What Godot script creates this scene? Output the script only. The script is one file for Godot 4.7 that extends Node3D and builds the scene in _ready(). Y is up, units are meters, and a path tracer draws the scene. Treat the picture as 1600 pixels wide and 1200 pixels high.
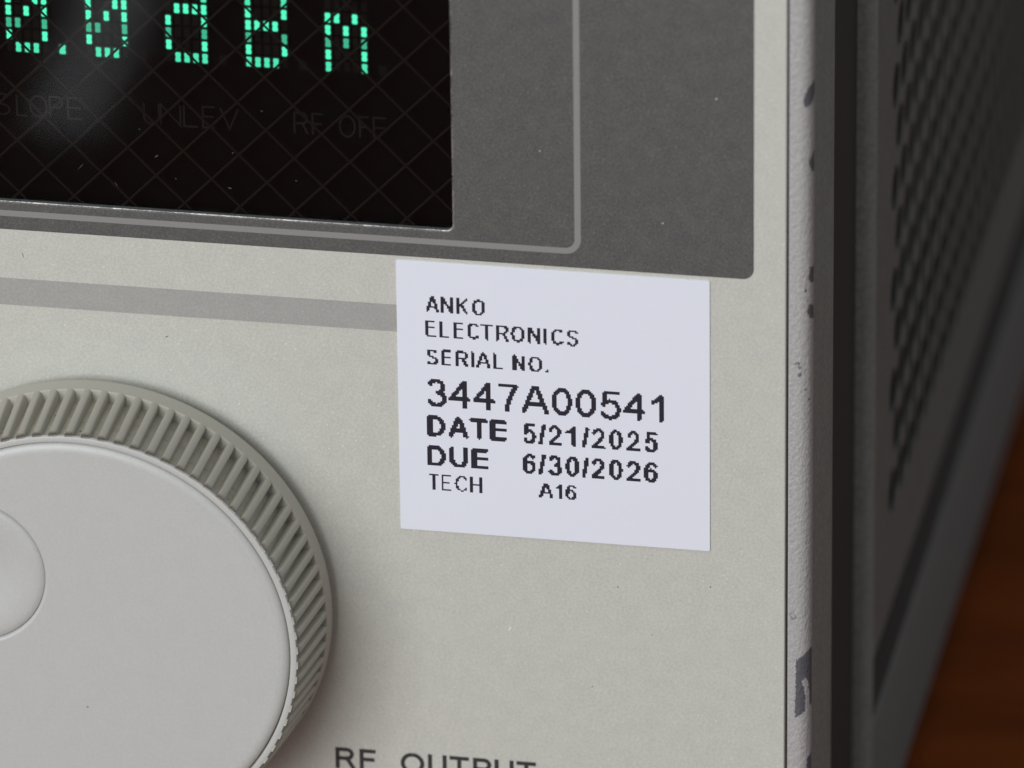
extends Node3D
# Lengths in this script are millimetres on the instrument's own axes (x right, y up, z out of the front panel);
# P() turns them into metres.

const MM := 0.001
const AXIS := Vector2(-33.26, -20.35)      # centre of the rotary knob
const SIDE_X := 23.66                      # the right side of the cabinet
const TABLE_Y := -66.0

var gen: Node3D
var env: Environment
var M := {}


func _ready() -> void:
	set_camera()
	set_light()
	make_materials()
	build_table()
	gen = Node3D.new()
	gen.name = "signal_generator"
	add_child(gen)
	gen.position = P(-40, TABLE_Y + 0.02, -110)
	gen.set_meta("label", "beige bench signal generator with green dotted display, large ribbed knob and white serial number label")
	gen.set_meta("category", "signal generator")
	build_cabinet()
	build_front_panel()
	build_display()
	build_label()
	build_knob()
	build_marks()


# ------------------------------------------------------------------ camera and light

func set_camera() -> void:
	var yaw := 0.19300731
	var pitch := 0.43504226
	var roll := -0.01182984
	var r := Vector3(cos(yaw), 0, -sin(yaw))
	var u := Vector3(-sin(yaw) * sin(pitch), cos(pitch), -cos(yaw) * sin(pitch))
	var b := Vector3(sin(yaw) * cos(pitch), sin(pitch), cos(yaw) * cos(pitch))
	var cam := Camera3D.new()
	cam.name = "camera"
	add_child(cam)
	cam.transform = Transform3D(Basis(r * cos(roll) + u * sin(roll), u * cos(roll) - r * sin(roll), b), b * 0.65588)
	var lens := CameraAttributesPhysical.new()
	lens.frustum_focal_length = 262.35
	lens.frustum_focus_distance = 0.658
	lens.frustum_near = 0.05
	lens.frustum_far = 20.0
	lens.exposure_aperture = 27.0
	cam.attributes = lens
	cam.current = true


func set_light() -> void:
	env = Environment.new()
	env.background_mode = Environment.BG_COLOR
	env.background_color = Color(0.93, 0.97, 1.0)
	env.background_energy_multiplier = 0.27
	env.tonemap_mode = Environment.TONE_MAPPER_LINEAR
	env.tonemap_exposure = 1.08
	env.sdfgi_enabled = true
	env.ssao_enabled = true
	env.ssil_enabled = true
	var we := WorldEnvironment.new()
	we.name = "environment"
	we.environment = env
	add_child(we)
	area_light("window_light", Vector3(-0.52, 0.46, 1.2), Vector2(0.95, 0.8), 1.38, Color(0.985, 0.99, 1.0))
	area_light("ceiling_light", Vector3(-0.1, 1.5, 0.6), Vector2(1.2, 0.3), 0.25, Color(1.0, 0.99, 0.97))


func area_light(called: String, at: Vector3, size: Vector2, energy: float, tint: Color) -> void:
	var l := AreaLight3D.new()
	l.name = called
	l.area_size = size
	l.light_energy = energy
	l.light_color = tint
	l.shadow_enabled = true
	l.area_range = 6.0
	l.area_attenuation = 2.0
	add_child(l)
	l.look_at_from_position(at, Vector3.ZERO, Vector3(0, 0, 1) if absf(at.normalized().y) > 0.9 else Vector3.UP)


# ------------------------------------------------------------------ helpers

func P(x: float, y: float, z: float) -> Vector3:
	return Vector3(x, y, z) * MM


func lin(r: float, g: float, b: float, a := 1.0) -> Color:
	var c := Color(r, g, b).linear_to_srgb()
	c.a = a
	return c


func mat(r: float, g: float, b: float, rough: float, metal := 0.0) -> StandardMaterial3D:
	var m := StandardMaterial3D.new()
	m.albedo_color = lin(r, g, b)
	m.roughness = rough
	m.metallic = metal
	return m


func starter() -> SurfaceTool:
	var st := SurfaceTool.new()
	st.begin(Mesh.PRIMITIVE_TRIANGLES)
	return st


# One triangle, wound so that its front (clockwise) side faces the way its normals point. Corners are [position mm, normal, uv].
func tri(st: SurfaceTool, a: Array, b: Array, c: Array) -> void:
	var n: Vector3 = a[1] + b[1] + c[1]
	var list := [a, b, c]
	if (b[0] - a[0]).cross(c[0] - a[0]).dot(n) > 0.0:
		list = [a, c, b]
	for k in list:
		st.set_normal(k[1])
		st.set_uv(k[2])
		st.add_vertex(k[0] * MM)


func quad(st: SurfaceTool, a: Array, b: Array, c: Array, d: Array) -> void:
	tri(st, a, b, c)
	tri(st, a, c, d)


func flat_quad(st: SurfaceTool, a: Vector3, b: Vector3, c: Vector3, d: Vector3, n: Vector3) -> void:
	quad(st, [a, n, Vector2(0, 0)], [b, n, Vector2(1, 0)], [c, n, Vector2(1, 1)], [d, n, Vector2(0, 1)])


# A box with small chamfers left off: for plain inner parts.
func box(st: SurfaceTool, lo: Vector3, hi: Vector3) -> void:
	for axis in 3:
		for s in [0, 1]:
			var n := Vector3.ZERO
			n[axis] = 1.0 if s == 1 else -1.0
			var p: Array[Vector3] = []
			for k in [[0, 0], [1, 0], [1, 1], [0, 1]]:
				var v := Vector3.ZERO
				v[axis] = hi[axis] if s == 1 else lo[axis]
				var a1 := (axis + 1) % 3
				var a2 := (axis + 2) % 3
				v[a1] = hi[a1] if k[0] == 1 else lo[a1]
				v[a2] = hi[a2] if k[1] == 1 else lo[a2]
				p.append(v)
			flat_quad(st, p[0], p[1], p[2], p[3], n)


func put(called: String, st: SurfaceTool, m: Material, parent: Node3D, at := Vector3.ZERO) -> MeshInstance3D:
	var o := MeshInstance3D.new()
	o.name = called
	o.mesh = st.commit()
	o.material_override = m
	parent.add_child(o, true)
	# at: where the mesh's own origin lies (mm, instrument axes)
	o.position = at * MM - (gen.position if parent == gen else Vector3.ZERO)
	return o


func area_of(poly: PackedVector2Array) -> float:
	var s := 0.0
	for i in poly.size():
		s += poly[i].cross(poly[(i + 1) % poly.size()])
	return s / 2.0


# Outward miter vectors of a counter-clockwise outline.
func outward(poly: PackedVector2Array) -> PackedVector2Array:
	var out := PackedVector2Array()
	var n := poly.size()
	for i in n:
		var e1 := (poly[i] - poly[(i + n - 1) % n]).normalized()
		var e2 := (poly[(i + 1) % n] - poly[i]).normalized()
		var n1 := Vector2(e1.y, -e1.x)
		var n2 := Vector2(e2.y, -e2.x)
		var m := (n1 + n2).normalized()
		out.append(m / maxf(0.3, m.dot(n1)))
	return out


# A plate parallel to the panel from z0 to z1 with its front edge rounded by bevel. UV: 40 mm per tile, or uv_box stretched over 0..1.
func plate(st: SurfaceTool, poly: PackedVector2Array, z0: float, z1: float, bevel: float, steps := 4, uv_box := Rect2()) -> void:
	if area_of(poly) < 0.0:
		poly.reverse()
	var om := outward(poly)
	var n := poly.size()
	var rings := []
	var normals := []
	var heights := [z0]
	rings.append(poly)
	var on := PackedVector2Array()
	for m in om:
		on.append(m.normalized())
	normals.append(0.0)
	for k in steps + 1:
		var t := PI / 2 * k / steps
		var ring := PackedVector2Array()
		for i in n:
			ring.append(poly[i] - om[i] * bevel * (1.0 - cos(t)))
		rings.append(ring)
		heights.append(z1 - bevel + bevel * sin(t))
		normals.append(t)
	var uv := func(p: Vector2) -> Vector2:
		if uv_box.size.x > 0.0:
			return Vector2((p.x - uv_box.position.x) / uv_box.size.x, 1.0 - (p.y - uv_box.position.y) / uv_box.size.y)
		return Vector2(p.x / 40.0, -p.y / 40.0)
	for k in rings.size() - 1:
		for i in n:
			var j := (i + 1) % n
			var c := []
			for q in [[k, i], [k, j], [k + 1, j], [k + 1, i]]:
				var p: Vector2 = rings[q[0]][q[1]]
				var t: float = normals[q[0]]
				var w: Vector2 = on[q[1]]
				c.append([Vector3(p.x, p.y, heights[q[0]]), Vector3(w.x * cos(t), w.y * cos(t), sin(t)), uv.call(p)])
			quad(st, c[0], c[1], c[2], c[3])
	var top: PackedVector2Array = rings[-1]
	var index := Geometry2D.triangulate_polygon(top)
	for k in range(0, index.size(), 3):
		var c := []
		for q in 3:
			var p := top[index[k + q]]
			c.append([Vector3(p.x, p.y, z1), Vector3(0, 0, 1), uv.call(p)])
		tri(st, c[0], c[1], c[2])


func arc(c: Vector2, r: float, a0: float, a1: float, steps: int) -> PackedVector2Array:
	var out := PackedVector2Array()
	for k in steps + 1:
		var a := deg_to_rad(lerpf(a0, a1, float(k) / steps))
		out.append(c + Vector2(cos(a), sin(a)) * r)
	return out


func rect(x0: float, y0: float, x1: float, y1: float, r := 0.0) -> PackedVector2Array:
	if r <= 0.0:
		return PackedVector2Array([Vector2(x0, y0), Vector2(x1, y0), Vector2(x1, y1), Vector2(x0, y1)])
	var out := arc(Vector2(x1 - r, y0 + r), r, -90, 0, 6)
	out.append_array(arc(Vector2(x1 - r, y1 - r), r, 0, 90, 6))
	out.append_array(arc(Vector2(x0 + r, y1 - r), r, 90, 180, 6))
	out.append_array(arc(Vector2(x0 + r, y0 + r), r, 180, 270, 6))
	return out


# Profile points and smooth normals; a corner sharper than 40 degrees keeps an edge. Returns segments [p0, p1, n0, n1], n to the left of the walk.
func profile_segments(pts: PackedVector2Array) -> Array:
	var flats: Array[Vector2] = []
	for i in pts.size() - 1:
		var e := (pts[i + 1] - pts[i]).normalized()
		flats.append(Vector2(-e.y, e.x))
	var out := []
	for i in flats.size():
		var n0 := flats[i]
		var n1 := flats[i]
		if i > 0 and flats[i - 1].dot(n0) > 0.76:
			n0 = (flats[i - 1] + flats[i]).normalized()
		if i < flats.size() - 1 and flats[i + 1].dot(flats[i]) > 0.76:
			n1 = (flats[i + 1] + flats[i]).normalized()
		out.append([pts[i], pts[i + 1], n0, n1])
	return out


# Turns a profile of (radius, z) round the z axis. Walk it from the axis outwards so that the normals point out.
func lathe(st: SurfaceTool, pts: PackedVector2Array, steps: int) -> void:
	for s in profile_segments(pts):
		for k in steps:
			var c := []
			for q in [[0, 0], [1, 0], [1, 1], [0, 1]]:
				var a: float = TAU * (k + q[1]) / steps
				var p: Vector2 = s[q[0]]
				var n: Vector2 = s[2 + q[0]]
				c.append([Vector3(p.x * cos(a), p.x * sin(a), p.y), Vector3(n.x * cos(a), n.x * sin(a), n.y), Vector2(p.x * cos(a), p.x * sin(a)) / 40.0])
			quad(st, c[0], c[1], c[2], c[3])


# Sweeps a profile of (x, z) along y. UV: u = arc length / u_length, v = (y1 - y) / (y1 - y0). flip: normals to the other side.
func sweep_y(st: SurfaceTool, pts: PackedVector2Array, y0: float, y1: float, u_length: float, flip := 1.0) -> void:
	var along := 0.0
	for s in profile_segments(pts):
		var len: float = s[0].distance_to(s[1])
		var c := []
		for q in [[0, 0], [1, 0], [1, 1], [0, 1]]:
			var p: Vector2 = s[q[0]]
			var n: Vector2 = s[2 + q[0]] * flip
			c.append([Vector3(p.x, y1 if q[1] == 0 else y0, p.y), Vector3(n.x, 0, n.y), Vector2((along + len * q[0]) / u_length, q[1])])
		quad(st, c[0], c[1], c[2], c[3])
		along += len


# Flat ribbon of a given width along a polyline, mitred at the corners, at height z.
func ribbon(st: SurfaceTool, line: PackedVector2Array, width: float, z: float, closed := false) -> void:
	var n := line.size()
	var l := PackedVector2Array()
	var r := PackedVector2Array()
	for i in n:
		var a := line[(i + n - 1) % n] if closed else line[maxi(i - 1, 0)]
		var b := line[(i + 1) % n] if closed else line[mini(i + 1, n - 1)]
		var e1 := (line[i] - a).normalized() if a != line[i] else (b - line[i]).normalized()
		var e2 := (b - line[i]).normalized() if b != line[i] else e1
		var n1 := Vector2(-e1.y, e1.x)
		var n2 := Vector2(-e2.y, e2.x)
		var m := (n1 + n2).normalized()
		m /= maxf(0.45, m.dot(n1))
		l.append(line[i] + m * width / 2)
		r.append(line[i] - m * width / 2)
	var up := Vector3(0, 0, 1)
	for i in (n if closed else n - 1):
		var j := (i + 1) % n
		flat_quad(st, Vector3(l[i].x, l[i].y, z), Vector3(r[i].x, r[i].y, z), Vector3(r[j].x, r[j].y, z), Vector3(l[j].x, l[j].y, z), up)


# ------------------------------------------------------------------ materials

func grain_image(size: int, seed_: int, fine: float, amount: float, flecks: float, base := 0.9) -> Image:
	var a := FastNoiseLite.new()
	a.seed = seed_
	a.noise_type = FastNoiseLite.TYPE_SIMPLEX
	a.frequency = fine
	var b := FastNoiseLite.new()
	b.seed = seed_ + 1
	b.frequency = fine * 0.16
	b.fractal_octaves = 3
	var ia := a.get_seamless_image(size, size, false, false, 0.1, false)
	var ib := b.get_seamless_image(size, size, false, false, 0.1, false)
	var rng := RandomNumberGenerator.new()
	rng.seed = seed_
	var out := PackedByteArray()
	out.resize(size * size * 3)
	var da := ia.get_data()
	var db := ib.get_data()
	for i in size * size:
		var v := base + amount * ((da[i] - 127.5) / 127.5 * 1.0 + (db[i] - 127.5) / 127.5 * 0.4 + rng.randf_range(-0.5, 0.5))
		var c := clampi(int(v * 255.0), 0, 255)
		var h := int((db[i] - 127.5) / 127.5 * amount * 55.0)
		out[i * 3] = clampi(c + h / 3, 0, 255)
		out[i * 3 + 1] = c
		out[i * 3 + 2] = clampi(c - h, 0, 255)
	var im := Image.create_from_data(size, size, false, Image.FORMAT_RGB8, out)
	for k in int(flecks):
		var x := rng.randi_range(2, size - 5)
		var y := rng.randi_range(2, size - 5)
		var w := rng.randi_range(1, 3)
		var f := minf(1.0, base + rng.randf_range(0.06, 0.2))
		im.fill_rect(Rect2i(x, y, w, rng.randi_range(1, 3)), Color(f, f, f))
	return im


func tex(im: Image) -> ImageTexture:
	im.generate_mipmaps()
	return ImageTexture.create_from_image(im)


func make_materials() -> void:
	var grain := tex(grain_image(1024, 11, 0.11, 0.042, 900))
	var dark_grain := tex(grain_image(1024, 23, 0.13, 0.11, 5000, 0.74))
	var coarse := tex(grain_image(512, 31, 0.06, 0.10, 0, 0.85))
	M.beige = mat(0.735, 0.742, 0.668, 0.55)
	M.beige.albedo_texture = grain
	M.stripe = mat(0.49, 0.49, 0.465, 0.5)
	M.stripe.albedo_texture = grain
	M.dark = mat(0.198, 0.196, 0.187, 0.5)
	M.dark.albedo_texture = dark_grain
	M.line = mat(0.335, 0.33, 0.315, 0.55)
	M.line.albedo_texture = grain
	M.worn = mat(1, 1, 1, 0.32, 0.6)
	M.worn.albedo_texture = tex(worn_image())
	M.steel = mat(0.42, 0.41, 0.42, 0.46, 0.9)
	M.ink = mat(0.035, 0.033, 0.032, 0.6)
	M.knob = mat(0.70, 0.715, 0.685, 0.42)
	M.knob.albedo_texture = tex(grain_image(512, 71, 0.2, 0.016, 0))
	M.grip = mat(0.45, 0.43, 0.37, 0.45)
	M.slot = mat(0.48, 0.46, 0.395, 0.5)
	M.slot.albedo_texture = tex(grime_image())
	M.slot.uv1_triplanar = true
	M.slot.uv1_scale = Vector3.ONE * 60.0
	M.black = mat(0.028, 0.028, 0.027, 0.7)
	M.vfd = mat(0.001, 0.0016, 0.0018, 0.7)
	M.vfd.metallic_specular = 0.15
	M.unlit = mat(0.007, 0.0078, 0.007, 0.6)
	M.unlit.metallic_specular = 0.15
	M.print = mat(0.015, 0.0143, 0.014, 0.6)
	M.print.metallic_specular = 0.15
	M.wire = mat(0.013, 0.011, 0.009, 0.6)
	M.wire.metallic_specular = 0.15
	M.glass = mat(0.0, 0.0, 0.0, 0.06)
	M.glass.albedo_color = Color(0.02, 0.02, 0.02, 0.1)
	M.glass.transparency = BaseMaterial3D.TRANSPARENCY_ALPHA
	M.glass.metallic_specular = 0.34
	M.taupe = mat(0.245, 0.266, 0.253, 0.6)
	M.taupe.albedo_texture = coarse
	M.taupe.uv1_triplanar = true
	M.taupe.uv1_world_triplanar = true
	M.taupe.uv1_scale = Vector3.ONE * 40.0
	M.vinyl = mat(0.031, 0.034, 0.033, 0.7)
	M.strip = M.taupe.duplicate()
	M.strip.albedo_color = lin(0.385, 0.415, 0.392)
	M.rail = M.taupe.duplicate()
	M.rail.albedo_color = lin(0.262, 0.28, 0.275)
	M.foot = mat(0.05, 0.05, 0.05, 0.8)
	M.speck = mat(0.16, 0.15, 0.13, 0.8)
	M.fleck = mat(0.85, 0.85, 0.85, 0.4)
	M.dust = mat(0.09, 0.09, 0.085, 0.8)
	M.bead = mat(0.97, 0.97, 0.95, 0.5)
	M.bead.albedo_texture = tex(bead_image())
	M.bead.heightmap_enabled = true
	M.bead.heightmap_texture = tex(bead_bumps())
	M.bead.heightmap_scale = 0.007
	var glow := tex(phosphor_image())
	for k in [["bright", 1.0], ["mid", 0.78], ["dim", 0.45]]:
		var g := StandardMaterial3D.new()
		g.albedo_color = Color(0.02, 0.03, 0.03)
		g.emission_enabled = true
		g.emission = Color.BLACK
		g.emission_texture = glow
		g.emission_energy_multiplier = 1.25 * k[1]
		M[k[0]] = g
	M.wood = mat(1, 1, 1, 0.75)
	M.wood.metallic_specular = 0.2
	M.wood.albedo_texture = tex(wood_image())
	M.wood.uv1_triplanar = true
	M.wood.uv1_world_triplanar = true
	M.wood.uv1_scale = Vector3.ONE * 3.0


# Worn paint on the corner bead: u runs round the bead (5.04 mm), v runs down (142 mm from y = 80). Chips show the dark metal.
func bead_image() -> Image:
	var w := 128
	var h := 2048
	var base := Image.create(w, h, false, Image.FORMAT_RGB8)
	var noise := FastNoiseLite.new()
	noise.seed = 5
	noise.frequency = 0.09
	noise.fractal_octaves = 3
	var chips := [
		"5.2,27.3 4.2,26.78 3.82,26.05 3.72,25.42 3.88,25.09 4.26,25.12 4.74,25.54 5.2,26.2",
		"5.2,21.53 4.42,20.86 4.17,20.4 4.51,19.6 5.2,19.5",
		"5.2,11.6 4.42,11.57 4.28,11.07 4.19,10.72 4.42,10.32 5.2,10.1",
		"3.89,9.96 4.02,9.94 4.05,9.67 3.91,9.53",
		"4.1,8.95 4.22,9.14 4.16,8.77 4.05,8.74",
		"4.23,8.37 4.59,8.47 5.2,7.96 5.2,6.87 4.3,7.43 4.11,7.86",
		"4.61,-21.3 3.91,-21.77 3.35,-22.14 3.31,-24.32 3.26,-27.3 4.09,-26.73 4.15,-25.41 3.82,-24.07 4.09,-23.67 4.42,-24.22 4.65,-26.36 5.2,-26.5 5.2,-21.4",
		"4.31,-30.89 4.05,-34.39 4.13,-33.4 4.5,-35.5 5.2,-36 5.2,-30.6",
		"4.6,41 4.2,40 4.4,38 5.2,37.5 5.2,41.5", "4.3,-43 3.9,-45 4.4,-47 5.2,-46.5 5.2,-42.6"]
	var polys: Array[PackedVector2Array] = []
	for c in chips:
		var poly := PackedVector2Array()
		for p in c.split(" "):
			var q: PackedStringArray = p.split(",")
			poly.append(Vector2(float(q[0]), float(q[1])))
		polys.append(poly)
	var dots := [Vector3(3.41, 3.57, 0.16), Vector3(3.56, 3.19, 0.14), Vector3(3.56, 2.62, 0.19), Vector3(3.2, 3.5, 0.1), Vector3(4.4, 0.4, 0.12), Vector3(4.0, 1.3, 0.1)]
	for y in h:
		var ym := 80.0 - 142.0 * (y + 0.5) / h
		var near := polys.filter(func(q): return absf(q[0].y - ym) < 7.0)
		for x in w:
			var um := 5.04 * (x + 0.5) / w
			var g := 0.87 + 0.05 * noise.get_noise_2d(um * 25.0 + 40.0, ym * 25.0) + 0.05 * noise.get_noise_2d(um * 70.0, ym * 60.0 + 500.0)
			var p := Vector2(um + 0.12 * noise.get_noise_2d(um * 45.0, ym * 45.0), ym + 0.14 * noise.get_noise_2d(um * 45.0 + 90.0, ym * 45.0))
			var c := Color(g * 0.80, g * 0.792, g * 0.795)
			for q in near:
				if Geometry2D.is_point_in_polygon(p, q):
					c = Color(0.36, 0.36, 0.385) * (0.9 + 0.15 * g)
			for d in dots:
				var far: float = Vector2(d.x, d.y).distance_to(p)
				if far < d.z:
					c = c.lerp(Color(0.42, 0.43, 0.45), 0.85)
			var ring := absf(Vector2(3.08, -18.28).distance_to(p) - 0.24)
			if ring < 0.06 and not (p.x > 3.1 and p.y > -18.2):
				c = c.darkened(0.22)
			base.set_pixel(x, y, c)
	return base


func bead_bumps() -> Image:
	var noise := FastNoiseLite.new()
	noise.seed = 15
	noise.frequency = 1.0
	noise.fractal_octaves = 2
	var im := Image.create(128, 2048, false, Image.FORMAT_RGB8)
	for y in 2048:
		for x in 128:
			var um := 5.04 * x / 128.0
			var ym := 142.0 * y / 2048.0
			var v := 0.5 + 0.3 * noise.get_noise_2d(um * 1.6 + ym * 0.9, ym * 1.3 - um * 0.7) + 0.25 * noise.get_noise_2d(um * 4.0 + 70.0, ym * 3.0)
			im.set_pixel(x, y, Color(v, v, v))
	return im


# Rubbed metal with scraps of grey paint left on it.
func worn_image() -> Image:
	var noise := FastNoiseLite.new()
	noise.seed = 77
	noise.frequency = 0.06
	noise.fractal_octaves = 3
	var im := Image.create(1024, 32, false, Image.FORMAT_RGB8)
	for y in 32:
		for x in 1024:
			var n := noise.get_noise_2d(x, y * 6.0) + 0.5 * noise.get_noise_2d(x * 0.07, 400.0)
			var c := Color(0.40, 0.40, 0.40).lerp(Color(0.80, 0.80, 0.79), smoothstep(-0.05, 0.25, n))
			im.set_pixel(x, y, c)
	return im


# Plastic of the slot floors, with specks of dirt lodged on it.
func grime_image() -> Image:
	var noise := FastNoiseLite.new()
	noise.seed = 91
	noise.frequency = 0.05
	noise.fractal_octaves = 4
	var rng := RandomNumberGenerator.new()
	rng.seed = 91
	var im := Image.create(512, 512, false, Image.FORMAT_RGB8)
	for y in 512:
		for x in 512:
			var t := 0.95 + 0.07 * noise.get_noise_2d(x * 0.5, y * 0.5) + rng.randf_range(-0.03, 0.03)
			im.set_pixel(x, y, Color(t, t * 0.985, t * 0.97))
	for k in 120:
		var g := rng.randf_range(0.25, 0.5)
		im.fill_rect(Rect2i(rng.randi_range(0, 505), rng.randi_range(0, 505), rng.randi_range(2, 6), rng.randi_range(2, 6)), Color(g, g * 0.95, g * 0.9))
	return im


# One phosphor dot: brightest in the middle, a thin green fringe where the coating runs out.
func phosphor_image() -> Image:
	var im := Image.create(48, 80, false, Image.FORMAT_RGB8)
	var noise := FastNoiseLite.new()
	noise.seed = 19
	noise.frequency = 0.09
	for y in 80:
		for x in 48:
			var q := Vector2(absf(x - 23.5) / 24.0 * 0.34, absf(y - 39.5) / 40.0 * 0.505)
			var d := Vector2(maxf(q.x - 0.09 + 0.035 * exp(-q.y * q.y / 0.008), 0.0), maxf(q.y - 0.28, 0.0)).length() + 0.012 * noise.get_noise_2d(x, y)
			var core := 1.0 - smoothstep(0.08, 0.155, d)
			var fringe := pow(1.0 - smoothstep(0.10, 0.25, d), 1.3)
			var t := 0.86 + 0.2 * noise.get_noise_2d(x * 1.3 + 50.0, y * 1.3)
			var c := Color(0.10, 0.84, 0.51) * core * t + Color(0.0, 0.13, 0.06) * fringe
			im.set_pixel(x, y, c.linear_to_srgb())
	return im


func wood_image() -> Image:
	var size := 512
	var a := FastNoiseLite.new()
	a.seed = 3
	a.frequency = 0.02
	a.fractal_octaves = 4
	var im := Image.create(size, size, false, Image.FORMAT_RGB8)
	for y in size:
		for x in size:
			var n := a.get_noise_2d(x * 0.35, y * 2.2) * 0.5 + 0.5
			var m := a.get_noise_2d(x * 1.5 + 300.0, y * 9.0) * 0.5 + 0.5
			var t := clampf(n * 0.75 + m * 0.25, 0.0, 1.0)
			im.set_pixel(x, y, Color(0.33, 0.155, 0.04).lerp(Color(0.60, 0.295, 0.10), t))
	return im


# ------------------------------------------------------------------ table

func build_table() -> void:
	gen = null
	var t := Node3D.new()
	t.name = "table"
	add_child(t)
	t.position = P(0, TABLE_Y, 0)
	t.set_meta("label", "reddish brown wooden table top under the signal generator")
	t.set_meta("category", "table")
	var st := starter()
	box(st, Vector3(-600, -25, -700), Vector3(500, 0, 520))
	var o := MeshInstance3D.new()
	o.name = "table_top"
	o.mesh = st.commit()
	o.material_override = M.wood
	t.add_child(o)
	st = starter()
	box(st, Vector3(-600, -40, 520.02), Vector3(500, 0.6, 532))
	o = MeshInstance3D.new()
	o.name = "edge_strip"
	o.mesh = st.commit()
	o.material_override = M.wood
	t.add_child(o)


	# narrow steel rule in front of the instrument: the soft streak that the display glass mirrors
	var rule := Node3D.new()
	rule.name = "steel_ruler"
	add_child(rule)
	rule.position = P(-84.5, TABLE_Y, 190)
	rule.rotation.y = deg_to_rad(-4)
	rule.set_meta("label", "narrow dull steel ruler lying on the table in front of the display")
	rule.set_meta("category", "ruler")
	st = starter()
	plate(st, rect(-4.0, -150, 4.0, 0, 1.2), 0.05, 0.8, 0.2, 2)
	o = MeshInstance3D.new()
	o.name = "blade"
	o.mesh = st.commit()
	o.material_override = M.steel
	rule.add_child(o)
	o.rotation.x = -PI / 2
	st = starter()
	for k in 29:
		plate(st, rect(1.6 if k % 5 else 0.4, -5.0 - 5.0 * k - 0.1, 3.6, -5.0 - 5.0 * k + 0.1), 0.79, 0.81, 0.005, 1)
	o = MeshInstance3D.new()
	o.name = "scale_marks"
	o.mesh = st.commit()
	o.material_override = M.ink
	rule.add_child(o)
	o.rotation.x = -PI / 2


# ------------------------------------------------------------------ cabinet

func build_cabinet() -> void:
	var y0 := -60.0
	var y1 := 78.0
	var st := starter()
	# inner chassis: the dark body seen through gaps and perforations
	box(st, Vector3(-145, y0 + 3, -260), Vector3(17.0, y1 - 3, -6.0))
	put("chassis", st, M.black, gen)

	# corner bead of the front frame
	var bead := PackedVector2Array([Vector2(21.86, -2.5), Vector2(21.86, 0.05)])
	for k in range(1, 5):
		var a := PI / 8 * k
		bead.append(Vector2(22.01 - 0.15 * cos(a), 0.05 + 0.15 * sin(a)))
	for k in 13:
		var a := PI / 24 * k
		bead.append(Vector2(22.6 + 1.06 * sin(a), -0.86 + 1.06 * cos(a)))
	bead.append(Vector2(23.66, -1.0))
	bead.append(Vector2(23.5, -1.1))
	st = starter()
	sweep_y(st, bead, -62.0, 80.0, 5.04)
	put("corner_bead", st, M.bead, gen).set_meta("label", "pale front corner bead with chipped worn paint")

	# side of the front frame behind the bead
	st = starter()
	sweep_y(st, PackedVector2Array([Vector2(23.3, -1.05), Vector2(23.55, -1.1), Vector2(23.6, -1.25), Vector2(23.6, -11.4), Vector2(23.5, -11.75), Vector2(23.2, -11.9), Vector2(21.0, -11.9)]), -60, 78, 20.0)
	put("frame_side", st, M.strip, gen)

	# dark inset strip in the groove
	st = starter()
	sweep_y(st, PackedVector2Array([Vector2(21.0, -11.95), Vector2(22.2, -11.95), Vector2(22.2, -35.0)]), -59.9, 77.9, 20.0)
	put("groove_strip", st, M.vinyl, gen)

	# front edge of the side cover, rolled inwards
	st = starter()
	var roll := PackedVector2Array([Vector2(21.4, -32.58), Vector2(22.66, -32.6)])
	for k in range(1, 9):
		var a := PI / 16 * k
		roll.append(Vector2(22.66 + sin(a), -33.6 + cos(a)))
	roll.append(Vector2(SIDE_X, -34.2))
	sweep_y(st, roll, -59.6, 77.5, 20.0)
	put("cover_edge", st, M.strip, gen)

	build_side_cover()

	# bottom rail along the side
	st = starter()
	var rail := PackedVector2Array([Vector2(23.5, -45.3), Vector2(23.62, -45.5), Vector2(23.66, -45.9)])
	for k in 7:
		var a := PI / 12 * k
		rail.append(Vector2(22.4 + 1.26 * cos(a), -58.6 - 1.26 * sin(a)))
	rail.append(Vector2(10.0, -59.9))
	sweep_z(st, rail, -260.0, -34.3)
	put("bottom_rail", st, M.rail, gen)
	st = starter()
	sweep_z(st, PackedVector2Array([Vector2(22.5, -39.25), Vector2(22.55, -41.0), Vector2(23.5, -45.35)]), -260.0, -34.3)
	put("rail_groove", st, M.vinyl, gen)

	# top cover, front lower and upper trims, rear panel
	st = starter()
	box(st, Vector3(-145, 75.2, -260), Vector3(22.0, 77.6, -3.0))
	put("top_cover", st, M.taupe, gen)
	st = starter()
	plate(st, rect(-145, -59.8, 21.6, -50.3, 0.6), -3.0, 0.1, 0.4)
	put("front_sill", st, M.taupe, gen)
	st = starter()
	plate(st, rect(-145, 66.3, 21.6, 77.6, 0.6), -3.0, 0.1, 0.4)
	put("front_header", st, M.taupe, gen)
	for p in [Vector2(8, -40), Vector2(8, -230), Vector2(-125, -40), Vector2(-125, -230)]:
		st = starter()
		box(st, Vector3(p.x - 8, TABLE_Y + 0.02, p.y - 12), Vector3(p.x + 8, -59.92, p.y + 12))
		put("foot", st, M.foot, gen)


# Sweeps a profile of (x, y) along z.
func sweep_z(st: SurfaceTool, pts: PackedVector2Array, z0: float, z1: float) -> void:
	for s in profile_segments(pts):
		var c := []
		for q in [[0, 0], [1, 0], [1, 1], [0, 1]]:
			var p: Vector2 = s[q[0]]
			var n: Vector2 = s[2 + q[0]]
			c.append([Vector3(p.x, p.y, z1 if q[1] == 0 else z0), Vector3(n.x, n.y, 0), p / 40.0])
		quad(st, c[0], c[1], c[2], c[3])


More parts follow.
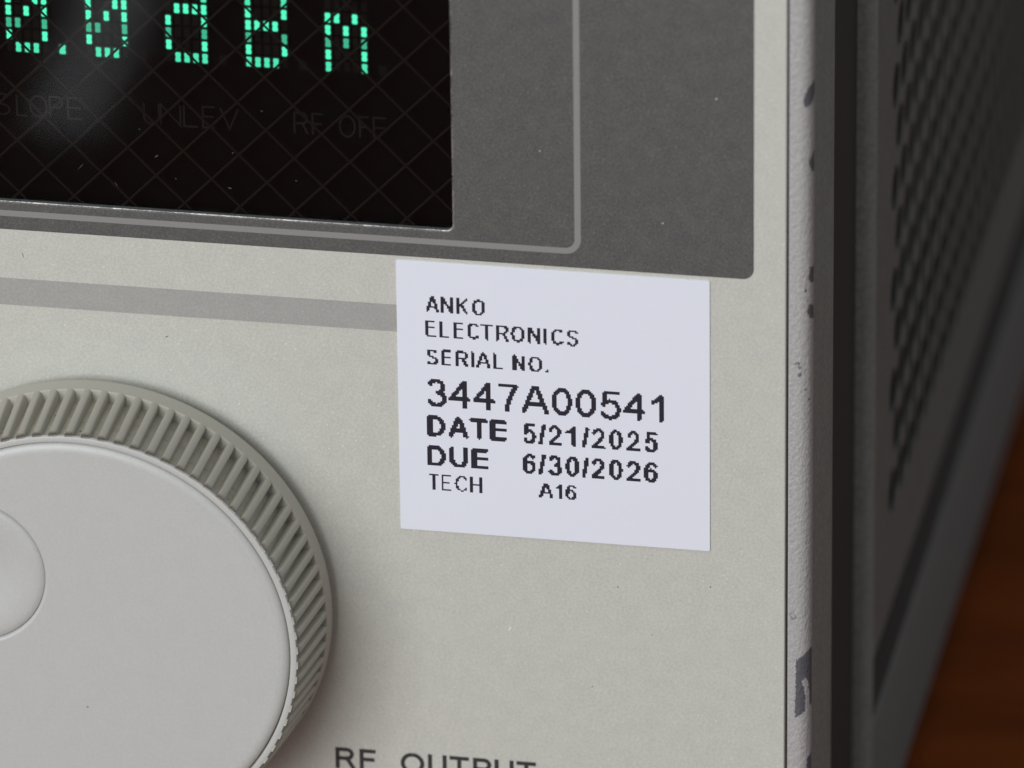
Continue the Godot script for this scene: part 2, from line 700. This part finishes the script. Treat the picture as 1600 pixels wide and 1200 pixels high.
# The side cover: plain margins, and staggered rows of round perforations with thickness.
func build_side_cover() -> void:
	var st := starter()
	var px := Vector3(1, 0, 0)
	var x := SIDE_X
	var pitch := 4.7
	var row := 4.6
	var r := 2.0
	var z_front := -42.4
	var z_back := -256.0
	var rows := 22
	var y_first := -28.51
	var y_low := y_first - row / 2
	var y_high := y_first + row * (rows - 0.5)
	var side := func(ya: float, yb: float, za: float, zb: float) -> void:
		flat_quad(st, Vector3(x, ya, za), Vector3(x, yb, za), Vector3(x, yb, zb), Vector3(x, ya, zb), px)
	side.call(-39.2, y_low, -34.2, -260.0)
	side.call(y_low, y_high, -34.2, z_front)
	side.call(y_high, 77.5, -34.2, -260.0)
	side.call(y_low, y_high, z_back, -260.0)
	flat_quad(st, Vector3(x, -39.2, -34.2), Vector3(x - 1.2, -39.2, -34.2), Vector3(x - 1.2, -39.2, -260), Vector3(x, -39.2, -260), Vector3(0, -1, 0))
	var steps := 20
	for k in rows:
		var yc := y_first + row * k
		var z := z_front
		if k % 2 == 1:
			side.call(yc - row / 2, yc + row / 2, z, z - pitch / 2)
			z -= pitch / 2
		while z - pitch > z_back:
			var zc := z - pitch / 2
			for q in steps:
				var c := []
				for a in [TAU * q / steps, TAU * (q + 1) / steps]:
					var d := Vector2(cos(a), sin(a))
					var k2 := minf(pitch / 2 / maxf(absf(d.x), 1e-4), row / 2 / maxf(absf(d.y), 1e-4))
					c.append([Vector3(x, yc + d.y * r, zc + d.x * r), Vector3(x, yc + d.y * k2, zc + d.x * k2), Vector3(0, -d.y, -d.x)])
				# keep the cell's corners
				var mid_a := TAU * (q + 0.5) / steps
				var corner := Vector3(x, yc + signf(sin(mid_a)) * row / 2, zc + signf(cos(mid_a)) * pitch / 2)
				tri(st, [c[0][0], px, Vector2()], [c[0][1], px, Vector2()], [c[1][1], px, Vector2()])
				tri(st, [c[0][0], px, Vector2()], [c[1][1], px, Vector2()], [c[1][0], px, Vector2()])
				var on_z := absf(absf(c[0][1].z - zc) - pitch / 2) < 1e-4
				var on_z2 := absf(absf(c[1][1].z - zc) - pitch / 2) < 1e-4
				if on_z != on_z2:
					tri(st, [c[0][1], px, Vector2()], [corner, px, Vector2()], [c[1][1], px, Vector2()])
				var back := Vector3(-0.15, 0, 0)
				quad(st, [c[0][0], c[0][2], Vector2()], [c[1][0], c[1][2], Vector2()], [c[1][0] + back, c[1][2], Vector2()], [c[0][0] + back, c[0][2], Vector2()])
			z -= pitch
		side.call(yc - row / 2, yc + row / 2, z, z_back)
	put("side_cover", st, M.taupe, gen).set_meta("label", "dark taupe perforated side cover")


# ------------------------------------------------------------------ front panel

func u_shape(x0: float, y0: float, x1: float, y1: float, wx: float, wy: float, r_out: float, r_in: float) -> PackedVector2Array:
	# a plate's lower right part with the window opening cut out of its upper left; the opening's lower right corner is at (wx, wy)
	var out := PackedVector2Array([Vector2(x0, y0)])
	if r_out > 0.0:
		out.append_array(arc(Vector2(x1 - r_out, y0 + r_out), r_out, -90, 0, 8))
	else:
		out.append(Vector2(x1, y0))
	out.append(Vector2(x1, y1))
	out.append(Vector2(wx, y1))
	out.append_array(arc(Vector2(wx - r_in, wy + r_in), r_in, 0, -90, 8))
	out.append(Vector2(x0, wy))
	return out


func build_front_panel() -> void:
	var st := starter()
	plate(st, u_shape(-145, -50, 21.64, 66, -3.0, 10.7, 0.0, 0.6), -3.0, 0.0, 0.12)
	put("front_panel", st, M.beige, gen)
	st = starter()
	plate(st, u_shape(-144.9, 10.25, 19.2, 65.9, -4.48, 12.72, 0.95, 0.62), -0.55, 0.025, 0.16, 5)
	put("display_bezel", st, M.dark, gen)
	# rubbed edge of the display opening, where the paint has worn off the metal
	st = starter()
	var path := PackedVector2Array([Vector2(-4.46, 65.8)])
	path.append_array(arc(Vector2(-4.46 - 0.6, 12.7 + 0.6), 0.6, 0, -90, 8))
	path.append(Vector2(-144.5, 12.7))
	edge_tube(st, path, 0.085, -0.055)
	put("worn_edge", st, M.worn, gen)
	st = starter()
	var inset := PackedVector2Array([Vector2(-144.5, 11.72)])
	inset.append_array(arc(Vector2(5.32 - 1.0, 11.72 + 1.0), 1.0, -90, 0, 10))
	inset.append(Vector2(5.32, 65.5))
	ribbon(st, inset, 0.5, 0.031)
	put("inset_line", st, M.line, gen)
	st = starter()
	plate(st, rect(-144.8, 3.82, 4.0, 6.13), -0.2, 0.012, 0.005, 1)
	put("printed_stripe", st, M.stripe, gen)
	var xs := [-14.77, -13.18, -12.8, -11.47, -9.45, -7.5, -7.21, -5.68, -5.45, -3.87, -3.54, -2.05, -1.79, -0.23, 0.0, 1.58]
	letters(gen, "RFOUTPUT", xs, -33.17, -35.09, 0.34, 0.014, M.ink, "panel_letter")


func edge_tube(st: SurfaceTool, path: PackedVector2Array, r: float, z: float) -> void:
	var along := 0.0
	for i in path.size() - 1:
		var d := (path[i + 1] - path[i]).normalized()
		var n := Vector2(-d.y, d.x)
		var len := path[i].distance_to(path[i + 1])
		for k in 10:
			var c := []
			for q in [[0, 0], [1, 0], [1, 1], [0, 1]]:
				var a: float = TAU * (k + q[1]) / 10
				var e := Vector3(n.x * cos(a), n.y * cos(a), sin(a))
				var p := path[i + q[0]]
				c.append([Vector3(p.x, p.y, z) + e * r, e, Vector2((along + len * q[0]) / 20.0, (k + q[1]) / 10.0)])
			quad(st, c[0], c[1], c[2], c[3])
		along += len


# Stroke lettering. Each glyph: lines "L x y x y ..." and arcs "A cx cy rx ry from to" in a unit box; parts joined by ">" run on.
const GLYPHS := {
	"A": "L 0 0 .44 1 .56 1 1 0|L .19 .32 .81 .32", "N": "L 0 0 0 1 1 0 1 1", "K": "L 0 0 0 1|L 1 1 0 .4|L .36 .62 1 0",
	"O": "A .5 .5 .5 .5 90 450", "E": "L 1 0 0 0 0 1 1 1|L 0 .53 .93 .53", "L": "L 0 1 0 0 1 0", "C": "A .53 .5 .53 .5 42 318",
	"T": "L 0 1 1 1|L .5 1 .5 0", "R": "L 0 0 0 1 .62 1>A .62 .75 .32 .25 90 -90>L 0 .5|L .58 .5 .72 .38 1 0", "I": "L .5 0 .5 1",
	"S": "A .5 .76 .47 .24 25 262>A .5 .25 .5 .25 82 -155", ".": "L .5 .4 .5 .6", "3": "A .46 .75 .44 .25 155 -75>A .48 .27 .52 .27 75 -155",
	"4": "L .76 0 .76 1 0 .3 1 .3", "7": "L 0 1 1 1 .72 .66 .5 .3 .4 0", "0": "A .5 .5 .5 .5 90 450",
	"5": "L .92 1 .2 1 .08 .5>A .48 .32 .52 .34 140 -155", "1": "L 0 .74 .6 .84 1 1 1 0", "2": "A .48 .71 .46 .29 165 -25>L .6 .36 .1 .1 0 0 1 0",
	"6": "A .5 .31 .5 .31 90 450|A .56 .5 .56 .5 48 180>L 0 .31", "/": "L 0 0 1 1", "D": "L .3 0 0 0 0 1 .42 1>A .45 .5 .55 .5 90 -90>L .3 0",
	"U": "L 0 1 0 .36>A .5 .36 .5 .36 180 360>L 1 1", "H": "L 0 0 0 1|L 1 0 1 1|L 0 .52 1 .52", "F": "L 0 0 0 1 1 1|L 0 .52 .9 .52",
	"P": "L 0 0 0 1 .62 1>A .62 .74 .38 .26 90 -90>L 0 .48", "V": "L 0 1 .5 0 1 1"}


func strokes(glyph: String) -> Array[PackedVector2Array]:
	var out: Array[PackedVector2Array] = []
	for part in GLYPHS[glyph].split("|"):
		var line := PackedVector2Array()
		for piece in part.split(">"):
			var w: PackedStringArray = piece.split(" ")
			if w[0] == "L":
				for k in range(1, w.size(), 2):
					line.append(Vector2(float(w[k]), float(w[k + 1])))
			else:
				for k in 19:
					var a := deg_to_rad(lerpf(float(w[5]), float(w[6]), k / 18.0))
					line.append(Vector2(float(w[1]) + float(w[3]) * cos(a), float(w[2]) + float(w[4]) * sin(a)))
		out.append(line)
	return out


# Raised ink lettering: one mesh per letter, boxes given as x0, x1 pairs.
func letters(parent: Node3D, text: String, xs: Array, top: float, bottom: float, pen: float, z: float, m: Material, called: String) -> void:
	for k in text.length():
		var x0: float = xs[k * 2] + pen / 2
		var x1: float = xs[k * 2 + 1] - pen / 2
		var st := starter()
		var lift := 0.0
		for s in strokes(text[k]):
			var line := PackedVector2Array()
			for p in s:
				line.append(Vector2(lerpf(x0, x1, p.x), lerpf(bottom + pen / 2, top - pen / 2, p.y)))
			for q in [0, line.size() - 1]:   # square ends reach the letter's edge
				var inner := line[1] if q == 0 else line[line.size() - 2]
				if line[0] != line[line.size() - 1]:
					line[q] += (line[q] - inner).normalized() * pen / 2
			ribbon(st, line, pen, z + lift)
			lift += 0.002
		put(called, st, m, parent)


# ------------------------------------------------------------------ display

func build_display() -> void:
	var st := starter()
	box(st, Vector3(-140, 9.0, -4.0), Vector3(-2.5, 62, -2.6))
	var vfd := put("display", st, M.vfd, gen)
	var holder := func(called: String, s: SurfaceTool, m: Material) -> MeshInstance3D:
		var o := MeshInstance3D.new()
		o.name = called
		o.mesh = s.commit()
		o.material_override = m
		vfd.add_child(o, true)
		return o
	var fonts := {
		"0": ["01110", "10001", "10011", "10101", "11001", "10001", "01110"], "d": ["00001", "00001", "01111", "10001", "10001", "10001", "01111"],
		"B": ["11110", "10001", "10001", "11110", "10001", "10001", "11110"], "m": ["00000", "00000", "11010", "10101", "10101", "10001", "10001"]}
	var row_y := func(r: int) -> float: return 24.85 + 1.025 * (6 - r)
	var dot := starter()
	rounded_dot(dot, 0.34, 0.505)
	var dot_mesh := dot.commit()
	var unlit := starter()
	var starts := [-40.07, -33.67, -27.32, -20.97, -14.66]
	var text := "00dBm"
	for c in 5:
		for r in 7:
			for k in 5:
				var at := Vector3(starts[c] + 0.714 * k, row_y.call(r), -2.5)
				if fonts[text[c]][r][k] == "1":
					var o := MeshInstance3D.new()
					o.name = "display_dot"
					o.mesh = dot_mesh
					o.material_override = M.dim if r == 4 else M.mid if r in [1, 6] else M.bright
					vfd.add_child(o, true)
					o.position = at * MM
				else:
					flat_quad(unlit, at + Vector3(-0.23, -0.4, -0.09), at + Vector3(0.23, -0.4, -0.09), at + Vector3(0.23, 0.4, -0.09), at + Vector3(-0.23, 0.4, -0.09), Vector3(0, 0, 1))
		var pt := Vector3(starts[c] + 4.24, 24.75, -2.59)
		if c > 0:
			flat_quad(unlit, pt + Vector3(-0.3, -0.42, 0), pt + Vector3(0.3, -0.42, 0), pt + Vector3(0.3, 0.42, 0), pt + Vector3(-0.3, 0.42, 0), Vector3(0, 0, 1))
	var p := starter()
	rounded_dot(p, 0.40, 0.5)
	var point := holder.call("decimal_point_dot", p, M.mid) as MeshInstance3D
	point.position = P(-35.83, 24.87, -2.5)
	var rest := holder.call("unlit_dots", unlit, M.unlit) as MeshInstance3D
	rest.set_meta("kind", "stuff")
	# dark printed annunciators below the characters
	var words_ := [
		["SLOPE", [-41.6, -40.3, -39.7, -38.9, -38.65, -37.3, -37.05, -36.05, -35.6, -34.5]],
		["UNLEV", [-29.5, -28.3, -28.15, -26.6, -26.3, -25.2, -24.8, -23.85, -23.4, -21.95]],
		["RF", [-17.5, -16.45, -16.05, -15.2]], ["OFF", [-13.9, -12.7, -12.3, -11.6, -11.2, -10.2]]]
	for w in words_:
		for k in w[0].length():
			var s := starter()
			var lift := 0.0
			for g in strokes(w[0][k]):
				var line := PackedVector2Array()
				for q in g:
					line.append(Vector2(lerpf(w[1][k * 2], w[1][k * 2 + 1], q.x), lerpf(19.0, 20.75, q.y)))
				ribbon(s, line, 0.17, -2.57 + lift)
				lift += 0.003
			holder.call("annunciator_letter", s, M.print)
	# woven shield behind the glass: two sets of fine wires at 45 degrees
	st = starter()
	var lo := Vector2(-60, 10.5)
	var hi := Vector2(-3.0, 60)
	for k in range(-14, 30):
		shield_wire(st, -21.93 + 4.43 * k, 1.0, lo, hi, -1.2)
		shield_wire(st, -52.43 + 4.43 * k, -1.0, lo, hi, -1.26)
	put("shield_mesh", st, M.wire, gen).set_meta("label", "fine diamond wire mesh behind the display glass")
	st = starter()
	flat_quad(st, Vector3(-142, 11.5, -0.5), Vector3(-4.0, 11.5, -0.5), Vector3(-4.0, 64, -0.5), Vector3(-142, 64, -0.5), Vector3(0, 0, 1))
	put("display_glass", st, M.glass, gen)


func rounded_dot(st: SurfaceTool, a: float, b: float) -> void:
	plate(st, rect(-a, -b, a, b, 0.1), -0.05, 0.03, 0.005, 1, Rect2(-a, -b, a * 2, b * 2))


func shield_wire(st: SurfaceTool, c: float, way: float, lo: Vector2, hi: Vector2, z: float) -> void:
	# way 1: x + y = c; way -1: x - y = c, cut to the window
	var pts: Array[Vector2] = []
	for x in [lo.x, hi.x]:
		var y: float = (c - x) * way
		if y >= lo.y and y <= hi.y:
			pts.append(Vector2(x, y))
	for y in [lo.y, hi.y]:
		var x: float = c - y * way
		if x > lo.x and x < hi.x:
			pts.append(Vector2(x, y))
	if pts.size() < 2:
		return
	var d := (pts[1] - pts[0]).normalized()
	var n := Vector2(-d.y, d.x)
	var r := 0.1
	for k in 6:
		var c4 := []
		for q in [[0, 0], [1, 0], [1, 1], [0, 1]]:
			var a: float = TAU * (k + q[1]) / 6
			var e := Vector3(n.x * cos(a), n.y * cos(a), sin(a))
			var p := pts[q[0]]
			c4.append([Vector3(p.x, p.y, z) + e * r, e, Vector2()])
		quad(st, c4[0], c4[1], c4[2], c4[3])


# ------------------------------------------------------------------ serial label

func build_label() -> void:
	var x0 := -9.08
	var y0 := -13.24
	var w := 24.77
	var h := 23.24
	var st := starter()
	plate(st, rect(x0, y0, x0 + w, y0 + h, 0.12), 0.003, 0.1, 0.02, 2, Rect2(x0, y0, w, h))
	var m := mat(1, 1, 1, 0.42)
	m.albedo_texture = tex(label_image(x0, y0, w, h))
	put("serial_label", st, m, gen).set_meta("label", "white paper serial number label with black dot printed text")


# The label's print, dot by dot as its printer set it (8 dots per millimetre).
func label_image(x0: float, y0: float, w: float, h: float) -> Image:
	var nx := 198
	var ny := 186
	var up := 5
	var im := Image.create(nx * up, ny * up, false, Image.FORMAT_RGB8)
	im.fill(Color(0.922, 0.938, 0.980))
	var rng := RandomNumberGenerator.new()
	rng.seed = 8
	for k in 5000:
		var v := rng.randf_range(-0.008, 0.008)
		im.fill_rect(Rect2i(rng.randi_range(0, nx * up - 6), rng.randi_range(0, ny * up - 6), rng.randi_range(2, 12), rng.randi_range(1, 4)), Color(0.922 + v, 0.938 + v, 0.980 + v))
	# text, first left edge, top, bottom, pen width, pen height, then x0 x1 pairs
	var lines := [
		["ANKO", 7.09, 5.77, 0.21, 0.13, [-6.75, -5.72, -5.55, -4.6, -4.31, -3.4, -3.09, -2.04]],
		["ELECTRONICS", 5.05, 3.68, 0.22, 0.12, [-6.76, -5.99, -5.68, -4.92, -4.56, -3.8, -3.5, -2.48, -2.44, -1.41, -1.22, -0.2, -0.01, 1.07, 1.37, 2.3, 2.63, 2.84, 3.17, 4.17, 4.4, 5.33]],
		["SERIALNO", 2.56, 1.21, 0.22, 0.12, [-6.76, -5.87, -5.54, -4.79, -4.46, -3.45, -3.22, -3.01, -2.82, -1.64, -1.48, -0.72, 0.13, 1.04, 1.37, 2.44]],
		[".", 1.45, 1.21, 0.22, 0.22, [2.74, 2.97]],
		["3447A00541", 0.02, -2.38, 0.33, 0.3, [-6.75, -5.21, -5.03, -3.29, -3.12, -1.37, -1.08, 0.48, 0.77, 2.93, 3.17, 4.75, 5.08, 6.68, 7.01, 8.63, 8.81, 10.58, 11.05, 11.98]],
		["DATE", -3.19, -4.92, 0.36, 0.27, [-6.77, -5.36, -5.08, -3.51, -3.37, -1.95, -1.76, -0.43]],
		["5/21/2025", -3.29, -5.0, 0.28, 0.22, [0.87, 1.86, 2.1, 2.66, 2.88, 3.92, 4.24, 5.04, 5.53, 6.11, 6.33, 7.38, 7.71, 8.76, 9.11, 10.15, 10.55, 11.55]],
		["DUE", -5.78, -7.53, 0.36, 0.27, [-6.79, -5.36, -5.03, -3.58, -3.25, -1.93]],
		["6/30/2026", -5.88, -7.6, 0.29, 0.23, [0.8, 1.85, 2.07, 2.65, 2.86, 3.92, 4.23, 5.31, 5.51, 6.09, 6.31, 7.36, 7.69, 8.74, 9.1, 10.17, 10.48, 11.54]],
		["TECH", -8.26, -9.57, 0.2, 0.1, [-6.72, -5.93, -5.73, -4.99, -4.63, -3.59, -3.42, -2.45]],
		["A16", -8.32, -9.64, 0.22, 0.13, [2.08, 3.21, 3.42, 3.91, 4.24, 5.05]]]
	for l in lines:
		var text: String = l[0]
		for k in text.length():
			var a: float = l[5][k * 2] + l[3] / 2
			var b: float = l[5][k * 2 + 1] - l[3] / 2
			for s in strokes(text[k]):
				var pts := PackedVector2Array()
				for p in s:
					# into pen space, where the pen is a circle of radius 1
					pts.append(Vector2(lerpf(a, b, p.x) / (l[3] / 2), lerpf(l[2] + l[4] / 2, l[1] - l[4] / 2, p.y) / (l[4] / 2)))
				for i in pts.size() - 1:
					stamp(im, pts[i], pts[i + 1], l[3] / 2, l[4] / 2, x0, y0, w, h, nx, ny, up, rng)
	return im


func stamp(im: Image, p: Vector2, q: Vector2, rx: float, ry: float, x0: float, y0: float, w: float, h: float, nx: int, ny: int, up: int, rng: RandomNumberGenerator) -> void:
	var lo_x := int((minf(p.x, q.x) * rx - rx - x0) / w * nx) - 1
	var hi_x := int((maxf(p.x, q.x) * rx + rx - x0) / w * nx) + 1
	var lo_y := int((y0 + h - maxf(p.y, q.y) * ry - ry) / h * ny) - 1
	var hi_y := int((y0 + h - minf(p.y, q.y) * ry + ry) / h * ny) + 1
	for j in range(maxi(lo_y, 0), mini(hi_y + 1, ny)):
		for i in range(maxi(lo_x, 0), mini(hi_x + 1, nx)):
			var d := Vector2((x0 + w * (i + 0.5) / nx) / rx, (y0 + h - h * (j + 0.5) / ny) / ry)
			if Geometry2D.get_closest_point_to_segment(d, p, q).distance_to(d) <= 1.14:
				var g := 0.13 + rng.randf_range(0.0, 0.03)
				im.fill_rect(Rect2i(i * up, j * up, up, up), Color(g, g, g + 0.05))


# ------------------------------------------------------------------ knob

func build_knob() -> void:
	var at := Vector3(AXIS.x, AXIS.y, 0)
	var st := starter()
	# core: floor of the grip slots, rolled over to the front rim and down into the ring groove
	# the skirt narrows towards the front: radius at height z
	var cone := func(z: float) -> float: return 18.93 - 0.118 * (z - 0.9)
	var core := PackedVector2Array([Vector2(17.12, 8.8), Vector2(17.14, 9.52), Vector2(17.17, 9.58), Vector2(17.22, 9.6), Vector2(17.42, 9.6), Vector2(17.46, 9.57), Vector2(17.48, 9.4), Vector2(17.75, 3.0)])
	lathe(st, core, 160)
	var knob := put("control_knob", st, M.slot, gen, at)
	knob.set_meta("label", "large round ribbed control knob with smooth pale face")
	st = starter()
	lathe(st, PackedVector2Array([Vector2(17.7, 3.0), Vector2(cone.call(3.0) - 0.06, 3.0), Vector2(cone.call(2.95), 2.94), Vector2(cone.call(1.75), 1.75), Vector2(18.84, 1.6), Vector2(18.79, 1.38), Vector2(18.66, 1.17), Vector2(18.45, 1.0), Vector2(18.15, 0.92), Vector2(15.0, 0.9)]), 160)
	knob_part("knob_skirt", st, M.grip, knob)
	# front rim: a plain ring that closes the slots
	st = starter()
	lathe(st, PackedVector2Array([Vector2(17.12, 8.8), Vector2(17.145, 9.53), Vector2(17.175, 9.59), Vector2(17.22, 9.605), Vector2(17.56, 9.605), Vector2(17.63, 9.58), Vector2(17.67, 9.5), Vector2(17.66, 9.3)]), 160)
	knob_part("front_rim", st, M.knob, knob)
	# grip ridges
	st = starter()
	var half := 0.33
	var cross := PackedVector2Array([Vector2(half + 0.05, -1.1), Vector2(half, -0.16), Vector2(half - 0.05, -0.05), Vector2(half - 0.13, 0.0), Vector2(-half + 0.13, 0.0), Vector2(-half + 0.05, -0.05), Vector2(-half, -0.16), Vector2(-half - 0.05, -1.1)])
	var stations := [[2.9, 0.0], [9.15, 0.0], [9.38, 0.05], [9.52, 0.15], [9.58, 0.28], [9.585, 0.62]]
	for s in profile_segments(cross):
		for k in stations.size() - 1:
			var c := []
			for q in [[0, 0], [1, 0], [1, 1], [0, 1]]:
				var p: Vector2 = s[q[0]]
				var n: Vector2 = s[2 + q[0]]
				var e: Array = stations[k + q[1]]
				var lean := [0.1, 0.15, 0.5, 1.0, 3.0, 50.0][k + q[1]] as float
				var top: float = cone.call(e[0]) - e[1]
				c.append([Vector3(maxf(minf(cone.call(e[0]) + p.y, top), 17.26), -p.x, e[0]), Vector3(n.y, -n.x, lean).normalized() if k + q[1] > 1 else Vector3(n.y, -n.x, 0.0), Vector2()])
			quad(st, c[0], c[1], c[2], c[3])
	var ridge_mesh := st.commit()
	var count := 85
	for k in count:
		var o := MeshInstance3D.new()
		o.name = "grip_ridge"
		o.mesh = ridge_mesh
		o.material_override = M.grip
		knob.add_child(o, true)
		o.rotation.z = deg_to_rad(105.3 + 360.0 / count * (k + 0.5))
	# face with its eccentric finger hole
	var hole := Vector2(-8.5, 5.29)
	var hole_r := 6.05
	st = starter()
	var face_r := 16.3
	var steps := 160
	var rings := [[0.0, 9.15, -1.0], [0.0, 9.5, -1.0]]
	for k in steps:
		var corners := []
		for a in [TAU * k / steps, TAU * (k + 1) / steps]:
			var d := Vector2(cos(a), sin(a))
			var b := hole.dot(d)
			var far := -b + sqrt(b * b - hole.length_squared() + face_r * face_r)
			var list := []
			for e in [[hole_r, 8.9, -1.0, 0.0], [hole_r, 9.5, -1.0, 0.05], [hole_r + 0.06, 9.63, -0.8, 0.5], [hole_r + 0.16, 9.69, -0.4, 0.9], [hole_r + 0.3, 9.7, 0.0, 1.0], [far, 9.7, 0.0, 1.0]]:
				var p := hole + d * minf(e[0], far)
				list.append([Vector3(p.x, p.y, e[1]), Vector3(d.x * e[2], d.y * e[2], e[3]).normalized(), p / 40.0])
			corners.append(list)
		for j in 5:
			quad(st, corners[0][j], corners[1][j], corners[1][j + 1], corners[0][j + 1])
	var edge := PackedVector2Array()
	for k in 9:
		var a := PI / 16 * k
		edge.append(Vector2(face_r + 0.76 * sin(a), 9.7 - 0.45 * (1.0 - cos(a))))
	edge.append(Vector2(17.1, 8.7))
	lathe(st, edge, 160)
	knob_part("knob_face", st, M.knob, knob)
	# spinning finger cup
	st = starter()
	var cup := PackedVector2Array()
	for k in 15:
		var r := 5.0 * k / 14.0
		cup.append(Vector2(r, 9.25 + 0.37 * smoothstep(0.0, 1.0, pow(r / 5.0, 1.5))))
	for k in range(1, 9):
		var a := PI / 16 * k
		cup.append(Vector2(5.3 + 0.73 * sin(a), 9.3 + 0.32 * cos(a)))
	cup.append(Vector2(6.03, 8.5))
	lathe(st, cup, 96)
	var o := knob_part("finger_cup", st, M.knob, knob)
	o.position = P(hole.x, hole.y, 0)


func knob_part(called: String, st: SurfaceTool, m: Material, knob: Node3D) -> MeshInstance3D:
	var o := MeshInstance3D.new()
	o.name = called
	o.mesh = st.commit()
	o.material_override = m
	knob.add_child(o, true)
	return o


# ------------------------------------------------------------------ small marks

func build_marks() -> void:
	# nicks and specks on the panel and the knob face, dust on the glass: x, y, z, long, wide, turn
	var dark := [[-27.6, 2.0, 0.004, 0.2, 0.11, 20], [-39.0, 8.2, 0.004, 0.55, 0.05, 105], [8.3, -17.0, 0.004, 0.16, 0.1, 0], [15.7, -16.4, 0.004, 0.2, 0.08, 80], [-32.6, -26.2, 9.704, 0.18, 0.12, -30], [-28.0, -8.8, 0.004, 0.12, 0.1, 40], [6.2, -26.0, 0.004, 0.14, 0.1, 0], [11.0, -21.0, 0.004, 0.1, 0.1, 0]]
	var pale := [[-0.4, -21.4, 0.004, 0.4, 0.14, 65], [-10.7, -2.7, 0.004, 0.1, 0.1, 0], [-21.9, -3.4, 0.004, 0.12, 0.1, 0], [12.0, 14.6, 0.03, 0.12, 0.1, 0], [2.4, 20.0, 0.03, 0.1, 0.1, 0], [16.2, 25.3, 0.03, 0.15, 0.1, 30]]
	var dust := [[-28.1, 17.2, -0.49, 0.35, 0.1, 35], [-29.4, 19.4, -0.49, 0.12, 0.1, 0], [-22.0, 17.9, -0.49, 0.14, 0.1, 70], [-22.3, 14.9, -0.49, 0.3, 0.1, -15], [-19.6, 21.6, -0.49, 0.14, 0.12, 0], [-34.2, 15.9, -0.49, 0.7, 0.05, 50], [-31.4, 14.6, -0.49, 0.4, 0.05, -60], [-17.0, 15.9, -0.49, 0.14, 0.1, 0], [-26.6, 15.4, -0.49, 0.15, 0.1, 80]]
	for set_ in [[dark, M.speck, "dark_speck"], [pale, M.fleck, "pale_fleck"], [dust, M.dust, "dust_speck"]]:
		for m in set_[0]:
			var st := starter()
			var poly := PackedVector2Array()
			for k in 8:
				var a := TAU * k / 8
				var wob := 1.0 + 0.25 * sin(k * 2.7 + m[0])
				poly.append(Vector2(m[0], m[1]) + (Vector2(cos(a) * m[3] / 2, sin(a) * m[4] / 2) * wob).rotated(deg_to_rad(m[5])))
			plate(st, poly, m[2] - 0.003, m[2] + 0.012, 0.005, 1)
			put(set_[2], st, set_[1], gen)
